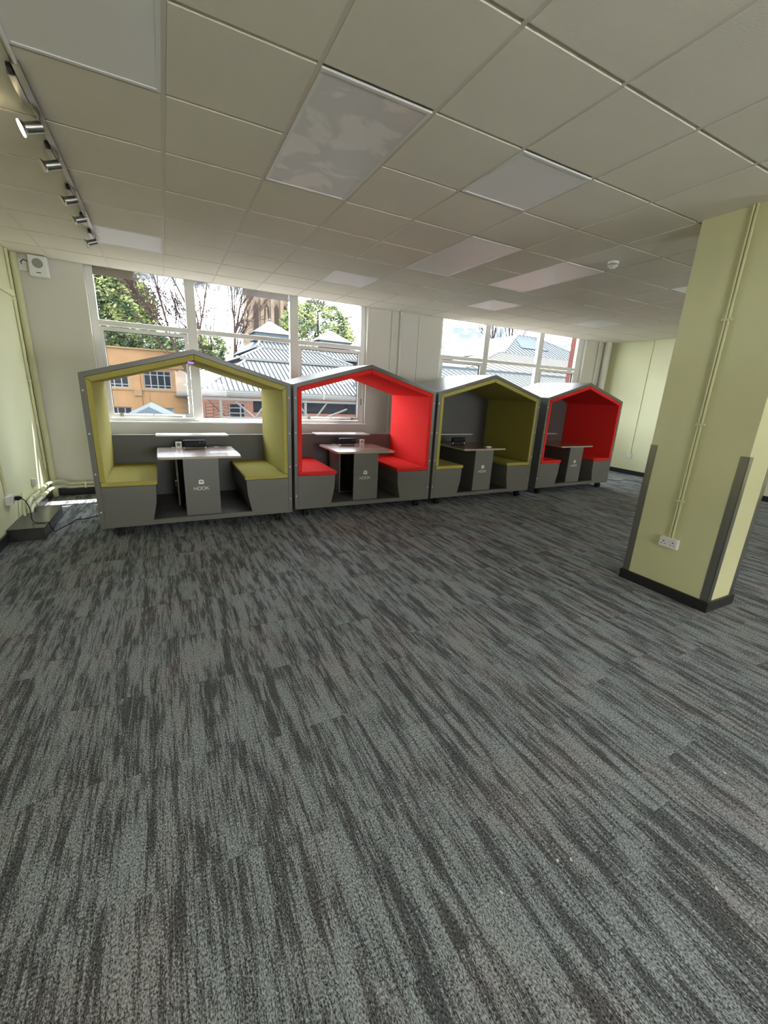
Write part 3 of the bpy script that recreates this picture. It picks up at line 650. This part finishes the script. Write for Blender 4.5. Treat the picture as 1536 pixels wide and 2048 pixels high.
M['steel_white'] = mat('white_painted_steel', (0.088, 0.087, 0.080), 0.5, spec=0.04)
M['rust'] = mat('brown_steel', (0.050, 0.035, 0.028), 0.7, spec=0.04)
M['sandstone'] = mat('sandstone', (0.154, 0.117, 0.086), 0.95, spec=0.04, var=0.22, vscale=0.6)
M['sand_dark'] = mat('dark_louvre', (0.050, 0.038, 0.032), 0.95, spec=0.04)
M['bark'] = mat('bark', (0.041, 0.027, 0.024), 0.95, spec=0.04)
M['asphalt'] = mat('asphalt', (0.050, 0.050, 0.050), 0.95, spec=0.04, var=0.1)
def leafmat(name, a, b_):
    m = mat(name, a, 0.85, spec=0.2); t_ = m.node_tree; p = t_.nodes['Principled BSDF']
    c = t_.nodes.new('ShaderNodeTexCoord'); n = t_.nodes.new('ShaderNodeTexNoise'); n.inputs['Scale'].default_value = 0.9; n.inputs['Detail'].default_value = 4
    r = t_.nodes.new('ShaderNodeValToRGB'); r.color_ramp.elements[0].position = .40; r.color_ramp.elements[0].color = (*a, 1); r.color_ramp.elements[1].position = .62; r.color_ramp.elements[1].color = (*b_, 1)
    t_.links.new(c.outputs['Object'], n.inputs['Vector']); t_.links.new(n.outputs['Fac'], r.inputs['Fac']); t_.links.new(r.outputs[0], p.inputs['Base Color'])
    return m
M['conifer'] = leafmat('conifer_needles', (0.045, 0.070, 0.035), (0.26, 0.29, 0.11))
M['conifer_dark'] = leafmat('dark_conifer_needles', (0.045, 0.070, 0.042), (0.16, 0.20, 0.09))
GZ = -7.0
tag(MB().box(-60, 110, 7.0, 130, GZ - .3, GZ).build('ground', M['asphalt']), 'grey paved ground outside below the windows', 'ground', kind='structure')

def facade(parent, name, x0, x1, z0, z1, y, holes, thick, material):
    xs = sorted({x0, x1, *[h[0] for h in holes], *[h[1] for h in holes]}); zs = sorted({z0, z1, *[h[2] for h in holes], *[h[3] for h in holes]})
    m = MB()
    for a, b_ in zip(xs, xs[1:]):
        for c, d in zip(zs, zs[1:]):
            if not any(h[0] <= a and b_ <= h[1] and h[2] <= c and d <= h[3] for h in holes): m.box(a, b_, y, y + thick, c, d)
    return m.build(name, material, parent)
def ext_window(parent, x0, x1, z0, z1, y, mulls, trans, glassmat='dark_glass', bar=.09):
    m = MB(); m.ring([(x0, z0), (x1, z0), (x1, z1), (x0, z1)], [(x0 + bar, z0 + bar), (x1 - bar, z0 + bar), (x1 - bar, z1 - bar), (x0 + bar, z1 - bar)], y, y + .08)
    for q in mulls: m.box(q - bar / 2, q + bar / 2, y + .005, y + .08, z0 + .05, z1 - .05)
    for q in trans: m.box(x0 + .05, x1 - .05, y + .01, y + .075, q - bar * .4, q + bar * .4)
    w_ = m.build('window', M['win_white'], parent)
    MB().box(x0 + .02, x1 - .02, y + .05, y + .06, z0 + .02, z1 - .02).build('pane', M[glassmat], w_)

# --- tan building
tb = thing('office_building', 'tan brick building with white gridded windows seen through the left panes', 'building', (0, 44, GZ))
def Z(z): return z - GZ
up = [(-2.285, .025), (-5.80, -3.488), (-9.3, -7.0)]
holes = [(a, b_, Z(.79), Z(2.45)) for a, b_ in up] + [(a, b_, Z(-2.7), Z(-.917)) for a, b_ in up]
facade(tb, 'front_wall', -14, 1.31, 0, Z(2.75), 0, holes, .5, M['stone_tan'])
MB().box(-14, 1.31, .5, 3.0, 0, Z(2.74)).build('body', M['stone_tan'], tb)
MB().box(-14, 1.31, .05, 3.0, Z(2.75), Z(4.2)).build('parapet_wall', M['stone_tan'], tb)
MB().box(-14.1, 1.45, -.22, 3.1, Z(2.70), Z(2.92)).build('cornice', M['stone_pale'], tb)
MB().box(-14.1, 1.42, -.12, 3.1, Z(4.2), Z(4.34)).build('coping', M['stone_pale'], tb)
MB().box(-14, 1.31, -.08, 0, Z(.60), Z(.70)).build('string_course', M['stone_pale'], tb)
for xa in (-3.12, -6.7): MB().box(xa, xa + .55, -.10, 0, 0, Z(2.70)).build('pilaster', M['stone_tan'], tb)
MB().box(-3.16, -2.52, -.26, -.10, Z(.13), Z(.66)).build('pilaster_block', M['stone_pale'], tb)
MB().box(-1.98, -1.93, -.05, 0, Z(-.4), Z(.5)).box(-1.93, -1.7, -.05, 0, Z(-.4), Z(-.35)).build('wall_bracket', M['stone_pale'], tb)
qn = MB()
for k in range(22): qn.box(1.31 - (.42 if k % 2 else .60), 1.36, -.06, .30, Z(2.60 - .50 * (k + 1)) + .03, Z(2.60 - .50 * k))
qn.build('quoins', M['stone_pale'], tb)
for (a, b_) in up:
    n_ = 4; ms = [a + (b_ - a) * i / n_ for i in range(1, n_)]
    ext_window(tb, a, b_, Z(.79), Z(2.45), .14, ms, [Z(1.10), Z(2.05)])
    ext_window(tb, a, b_, Z(-2.7), Z(-.917), .14, ms, [Z(-2.2)], 'blind' if a > -3 else 'dark_glass')
cp = MB(); cp.cyl((1.0, -.1, Z(.24)), (1.0, -.1, Z(.34)), .85, 24); cp.box(.6, 1.3, -.5, 0, Z(.34), Z(.62)); cp.build('entrance_canopy', M['lantern'], tb)
# small pyramid roof in front of it
t = thing('roof_lantern', 'small grey gabled roof peeping above the sill of the left window', 'roof', (-1.16, 12.5, GZ))
MB().prism([(-1.9, Z(-.2)), (1.9, Z(-.2)), (0, Z(.80))], 0, 3.2).build('roof', M['roof_blue'], t)
MB().box(-1.7, 1.7, .2, 3.0, 0, Z(-.2)).build('body', M['pink_brick'], t)

# --- market hall: tiered hipped metal roofs
def tier(parent, name, base, top, mroof, mrib, pitch, eave_t=.12, ribw=.045):
    (x0, x1, y0, y1, z0), (a0, a1, b0, b1, z1) = base, top
    m = MB(); v = [m.bm.verts.new(q) for q in ((x0, y0, z0), (x1, y0, z0), (x1, y1, z0), (x0, y1, z0), (a0, b0, z1), (a1, b0, z1), (a1, b1, z1), (a0, b1, z1))]
    for f_ in ((3, 2, 1, 0), (4, 5, 6, 7), (0, 1, 5, 4), (1, 2, 6, 5), (2, 3, 7, 6), (3, 0, 4, 7)): m._f([v[i] for i in f_])
    roof = m.build(name, mroof, parent)
    r = MB(); x = x0 + pitch
    while x < x1 - .05:
        tt = 1.0
        if x < a0: tt = (x - x0) / (a0 - x0)
        if x > a1: tt = (x1 - x) / (x1 - a1)
        if tt > .03:
            p0 = Vector((x, y0, z0)); p1 = Vector((x, y0 + (b0 - y0) * tt, z0 + (z1 - z0) * tt)); nrm = Vector((0, -(z1 - z0), (b0 - y0))).normalized() * .05
            h = Vector((ribw / 2, 0, 0)); V = [r.bm.verts.new(q) for q in (p0 - h, p0 + h, p1 + h, p1 - h, p0 - h * .7 + nrm, p0 + h * .7 + nrm, p1 + h * .7 + nrm, p1 - h * .7 + nrm)]
            for f_ in ((3, 2, 1, 0), (4, 5, 6, 7), (0, 1, 5, 4), (1, 2, 6, 5), (2, 3, 7, 6), (3, 0, 4, 7)): r._f([V[i] for i in f_])
        x += pitch
    r.build('standing_seams', mrib, roof)
    tr = MB()
    for A, B in (((x0, y0, z0), (a0, b0, z1)), ((x1, y0, z0), (a1, b0, z1))): tr.tube([Vector(A) + Vector((0, 0, .02)), Vector(B) + Vector((0, 0, .02))], .085, 6)
    tr.box(a0, a1, b0 - .05, b0 + .05, z1 - .02, z1 + .07); tr.box(x0 - .05, x1 + .05, y0 - .06, y0 + .02, z0 - eave_t, z0 + .01)
    tr.build('ridge_trim', M['roof_white'], roof)
    return roof
mh = thing('market_hall', 'pavilion with stacked pale ribbed metal roofs in the wide window', 'building', (0, 0, GZ))
MB().box(1.6, 11.9, 21.5, 40, 0, Z(1.25)).build('wall', M['pink_brick'], mh)
tier(mh, 'lower_roof', (.94, 12.2, 20, 42, Z(1.30)), (3.6, 11.6, 23.6, 38, Z(2.93)), M['roof_metal'], M['roof_rib'], .24)
MB().box(3.7, 11.5, 23.7, 38, Z(2.90), Z(3.06)).build('clerestory', M['roof_rib'], mh)
tier(mh, 'middle_roof', (3.30, 10.1, 23.5, 38.5, Z(3.06)), (5.0, 8.65, 26, 36, Z(3.84)), M['roof_metal'], M['roof_rib'], .24)
MB().box(5.05, 8.6, 26.05, 36, Z(3.82), Z(3.90)).build('clerestory', M['roof_rib'], mh)
tier(mh, 'upper_roof', (4.70, 9.0, 25.9, 36.5, Z(3.90)), (5.2, 8.6, 27.4, 35, Z(4.50)), M['roof_metal'], M['roof_rib'], .24)
tier(mh, 'side_roof', (9.1, 12.3, 26.2, 40, Z(3.62)), (9.9, 12.0, 28, 38, Z(4.45)), M['roof_metal'], M['roof_rib'], .24)
MB().box(9.4, 12.1, 26.6, 39, Z(0), Z(3.60)).build('side_wall', M['roof_blue'], mh)
for lx, lw, ly, zb_, zt in ((5.95, 1.12, 28.0, 4.42, 5.75), (10.4, 1.15, 28.6, 4.40, 5.68)):
    mm = MB(); mm.box(lx - lw, lx + lw, ly - lw, ly + lw, Z(zb_), Z(zb_ + .45)); la = mm.build('roof_turret', M['lantern'], mh)
    mm = MB(); e_ = lw + .18; V = [mm.bm.verts.new(q) for q in ((lx - e_, ly - e_, Z(zb_ + .42)), (lx + e_, ly - e_, Z(zb_ + .42)), (lx + e_, ly + e_, Z(zb_ + .42)), (lx - e_, ly + e_, Z(zb_ + .42)), (lx, ly, Z(zt)))]
    for f_ in ((3, 2, 1, 0), (0, 1, 4), (1, 2, 4), (2, 3, 4), (3, 0, 4)): mm._f([V[i] for i in f_])
    mm.build('turret_roof', M['lead'], la)
    MB().lathe([(.07, 0), (.10, .08), (.04, .18), (.0, .24)], (lx, ly, Z(zt) - .05), n=10).build('finial', M['lead'], la)
# --- steel canopy frame in front of the hall
sf = thing('steel_canopy', 'white steel gutter frame with posts and diagonal struts under the ribbed roof', 'canopy', (0, 18, GZ))
MB().box(.4, 12.5, .0, .35, Z(1.10), Z(1.24)).box(.4, 12.5, .05, .30, Z(1.04), Z(1.0999)).build('gutter', M['steel_white'], sf)
MB().box(.4, 12.5, .1, .26, Z(.88), Z(.985)).build('beam', M['steel_white'], sf)
for xp in (1.50, 5.4, 9.6): MB().box(xp - .055, xp + .055, .12, .24, 0, Z(1.04)).build('post', M['steel_white'], sf)
for (xa, za), (xb, zb2) in (((1.95, 1.0), (2.95, .12)), ((3.38, .62), (3.0, .12)), ((5.0, .88), (5.6, .10)), ((6.5, .88), (5.9, .10)), ((7.6, .62), (6.3, .12))):
    d = Vector((xb - xa, 0, zb2 - za)); MB().cyl((xa, .18, Z(za)), Vector((xb, .18, Z(zb2))) + d * 2, .045, 8).build('strut', M['steel_white'], sf)
MB().box(1.5, 8, .08, .30, Z(.06), Z(.14)).build('lower_rail', M['steel_white'], sf)
# walls and railing under the canopy
t = thing('brick_annex', 'pink brick wall with a small white gridded window under the canopy', 'building', (0, 20.6, GZ))
facade(t, 'wall', .6, 13, 0, Z(1.0), 0, [(2.15, 2.95, Z(-.4), Z(.66)), (3.35, 12.8, Z(.22), Z(.80))], .3, M['pink_brick'])
ext_window(t, 2.15, 2.95, Z(-.4), Z(.66), .05, [2.72], [Z(-.1), Z(.16), Z(.42)], bar=.05)
MB().box(3.35, 12.8, .12, .15, Z(.22), Z(.80)).build('strip_window', M['dark_glass'], t)
t = thing('stair_railing', 'brown steel stair railing crossing in front of the pink brick wall', 'railing', (0, 19.2, GZ))
r = MB()
for q in range(5):
    r.cyl((.85, 0, Z(.72 - .16 * q)), (2.1, 0, Z(.60 - .16 * q)), .014, 6)
    r.cyl((.85, .4, Z(-.05 + .16 * q)), (1.9, .4, Z(.25 + .12 * q)), .014, 6)
r.build('rail', M['rust'], t)
r = MB()
for q in range(4): r.cyl((.95 + .33 * q, 0, 0), (.95 + .33 * q, 0, Z(.70)), .014, 6)
r.cyl((1.05, -.1, Z(.86)), (2.1, -.1, Z(-.2)), .03, 6)
r.build('posts', M['rust'], t)

# --- roofs seen through the second window
fr = thing('market_hall', 'long low hall with cream and blue ribbed roofs in the far window', 'building', (0, 0, GZ))
MB().box(12.6, 30, 15.0, 40, 0, Z(2.2)).build('wall', M['pink_brick'], fr)
tier(fr, 'lower_roof', (8.5, 32, 13.0, 19.8, Z(1.75)), (9.0, 31, 16, 19, Z(2.78)), M['roof_blue'], M['roof_white'], .34, ribw=.10)
MB().box(9.0, 31.5, 16.05, 19.7, Z(2.72), Z(2.98)).build('gutter_wall', M['roof_blue'], fr)
tier(fr, 'middle_roof', (13.6, 34, 16.3, 24, Z(2.98)), (20.4, 33.5, 21.8, 23.5, Z(4.60)), M['roof_cream'], M['roof_white'], .6, ribw=.05)
tier(fr, 'upper_roof', (20.9, 31, 21.8, 34, Z(4.62)), (25.5, 27.6, 25.5, 30, Z(6.55)), M['roof_metal'], M['roof_blue'], .40, ribw=.08)
sp = MB(); sp.quad((23.6, 22.9, Z(5.28)), (26.6, 22.9, Z(5.28)), (26.6, 25.2, Z(6.43)), (24.9, 25.2, Z(6.43))); sp.build('dark_panel', M['roof_blue'], fr, normals=False)
t = thing('brick_pier', 'red brick wall end just outside the right edge of the far window', 'wall', (8.40, 5.1, GZ))
MB().box(0, .6, 0, .45, 0, Z(4.6)).build('wall', M['red_brick'], t)

# --- church tower
ct = thing('church_tower', 'sandstone church tower with pinnacles seen behind the bare trees', 'tower', (17.6, 80, GZ))
MB().box(-3.4, 3.6, 0, 7, 0, Z(21)).build('tower_body', M['sandstone'], ct)
for xb in (-3.5, -1.5, .3, 2.0, 3.4):
    mm = MB(); mm.box(xb - .28, xb + .28, -.55, 0, 0, Z(17)); mm.box(xb - .20, xb + .20, -.40, 0, Z(17), Z(21)); mm.build('buttress', M['sandstone'], ct)
for xb in (-2.5, -.6, 1.15, 2.7): MB().prism([(xb - .42, Z(10)), (xb + .42, Z(10)), (xb + .42, Z(15)), (xb, Z(15.9)), (xb - .42, Z(15))], -.03, .0).build('louvre', M['sand_dark'], ct)
for xb, r0, zz, yy in ((-4.1, .85, 14.0, -.3), (-.9, .5, 13.2, -1.2), (2.9, .55, 14.5, -1.2)):
    mm = MB(); mm.lathe([(r0, 0), (r0, Z(zz - 1.6)), (r0 * 1.2, Z(zz - 1.55)), (r0 * 1.2, Z(zz - 1.3)), (r0 * .8, Z(zz - 1.25)), (.05, Z(zz + 1.3)), (.16, Z(zz + 1.4)), (.0, Z(zz + 1.7))], (xb, yy, 0), n=8); mm.build('pinnacle', M['sandstone'], ct)

# --- trees
def crown(center, rad, n, size, seed, flat=.5, cone=False):
    rnd = random.Random(seed); m = MB(); C0 = Vector(center)
    for _ in range(n):
        while True:
            p = Vector((rnd.uniform(-1, 1), rnd.uniform(-1, 1), rnd.uniform(-1, 1)))
            if p.length < 1: break
        p = p.normalized() * (p.length ** .45)
        if cone: k = (1 - (p.z + 1) / 2 * .75); p = Vector((p.x * k * 1.3, p.y * k * 1.3, p.z))
        c = C0 + Vector((p.x * rad[0], p.y * rad[1], p.z * rad[2]))
        out = Vector((p.x, p.y * .6, .15 - flat * .3 + rnd.uniform(-.2, .35))).normalized()
        for k in range(14):
            d = (out + Vector((rnd.gauss(0, .55), rnd.gauss(0, .55), rnd.gauss(0, .35)))).normalized()
            s_ = d.orthogonal().normalized(); s_.rotate(Matrix.Rotation(rnd.uniform(0, PI), 3, d)); L_ = size * rnd.uniform(.6, 1.3)
            o = c + Vector((rnd.gauss(0, size * .5), rnd.gauss(0, size * .5), rnd.gauss(0, size * .3)))
            m.quad(o - s_ * L_ * .16, o + d * L_ * .5 - s_ * L_ * .22, o + d * L_, o + d * L_ * .5 + s_ * L_ * .22)
    return m
def tree(label, x, y, zc, rad, n, size, seed, m_, cone=False):
    t_ = thing('conifer', label, 'tree', (x, y, GZ), group='evergreen trees outside')
    crown((0, 0, zc - GZ), rad, n, size, seed, cone=cone).build('foliage', M[m_], t_, normals=False)
    MB().tube([(0, 0, 0), (.1, 0, (zc - GZ) * .6), (0, 0, zc - GZ + rad[2] * .7)], .3, 8, rs=[.35, .25, .06]).build('trunk', M['bark'], t_)
tree('large sunlit evergreen filling the left side of the wide window', -9.4, 54, 8.8, (8.6, 3.5, 5.6), 2600, .50, 3, 'conifer')
tree('low dark evergreen mass just above the tan building', -4.2, 48.7, 5.2, (5.2, 1.4, 1.6), 520, .42, 4, 'conifer_dark')
tree('small evergreen above the right end of the tan building', 2.4, 52.5, 5.2, (1.9, 1.3, 2.3), 240, .36, 5, 'conifer_dark')
tree('small olive coloured evergreen left of the bare trunks', 3.4, 40, 4.3, (1.1, 1.0, 1.7), 150, .3, 8, 'conifer')
tree('broad evergreen between the two roof turrets', 13.6, 41, 7.1, (3.5, 2.5, 2.7), 620, .34, 6, 'conifer')
def bare(label, x, y, h, spread, seed, lean=0.0, n0=1, r0=.16, depth=5):
    rnd = random.Random(seed); m = MB()
    t_ = thing('bare_tree', label, 'tree', (x, y, GZ), group='leafless trees outside')
    def grow(p, d, L_, r, k):
        pts = [p]; q = p.copy(); dd = d.copy()
        for i in range(4):
            dd = (dd + Vector((rnd.gauss(0, .10), rnd.gauss(0, .06), rnd.gauss(0, .06)))).normalized(); q = q + dd * L_ / 4; pts.append(q.copy())
        m.tube(pts, r * 1.5, 5 if k > 2 else 4, rs=[max(r * 1.5, .022) * (1 - .09 * i) for i in range(5)])
        if k == 0: return
        for i in range(rnd.choice((2, 3, 3)) if k < depth else 4):
            a = pts[rnd.choice((1, 2, 3, 4))] if k < depth else pts[3 + i % 2]
            nd = (dd + Vector((rnd.gauss(0, spread), rnd.gauss(0, spread * .5), rnd.gauss(.12, spread * .5)))).normalized()
            grow(a, nd, L_ * (rnd.uniform(.22, .34) if k == depth else rnd.uniform(.55, .8)), r * .52, k - 1)
        grow(q, (dd + Vector((rnd.gauss(0, .2), 0, .1))).normalized(), L_ * (.38 if k == depth else .7), r * .62, k - 1)
    grow(Vector((0, 0, 0)), Vector((lean, 0, 1)).normalized(), h, r0, depth)
    m.build('branches', M['bark'], t_, normals=False)
bare('leafless tree with fine twigs against the sky, beside the large evergreen', 4.2, 49.6, 12.5, .42, 21, 0, r0=.055, depth=4)
bare('slim leafless tree, first of the reddish trunks right of the mullion', 3.1, 39.5, 12.5, .30, 12, 0, r0=.10)
bare('slim leafless tree, middle of the reddish trunks by the tower', 4.15, 38, 13.0, .28, 13, 0, r0=.10)
bare('slim leafless tree nearest in front of the church tower', 5.0, 38.8, 13.0, .28, 14, .01, r0=.10)
bare('small distant leafless tree above the far cream roof, left one', 45.6, 51, 15.5, .35, 15, 0, r0=.12, depth=3)
bare('small distant leafless tree above the far cream roof, taller one', 48.8, 50, 16.0, .5, 16, 0, r0=.13, depth=4)
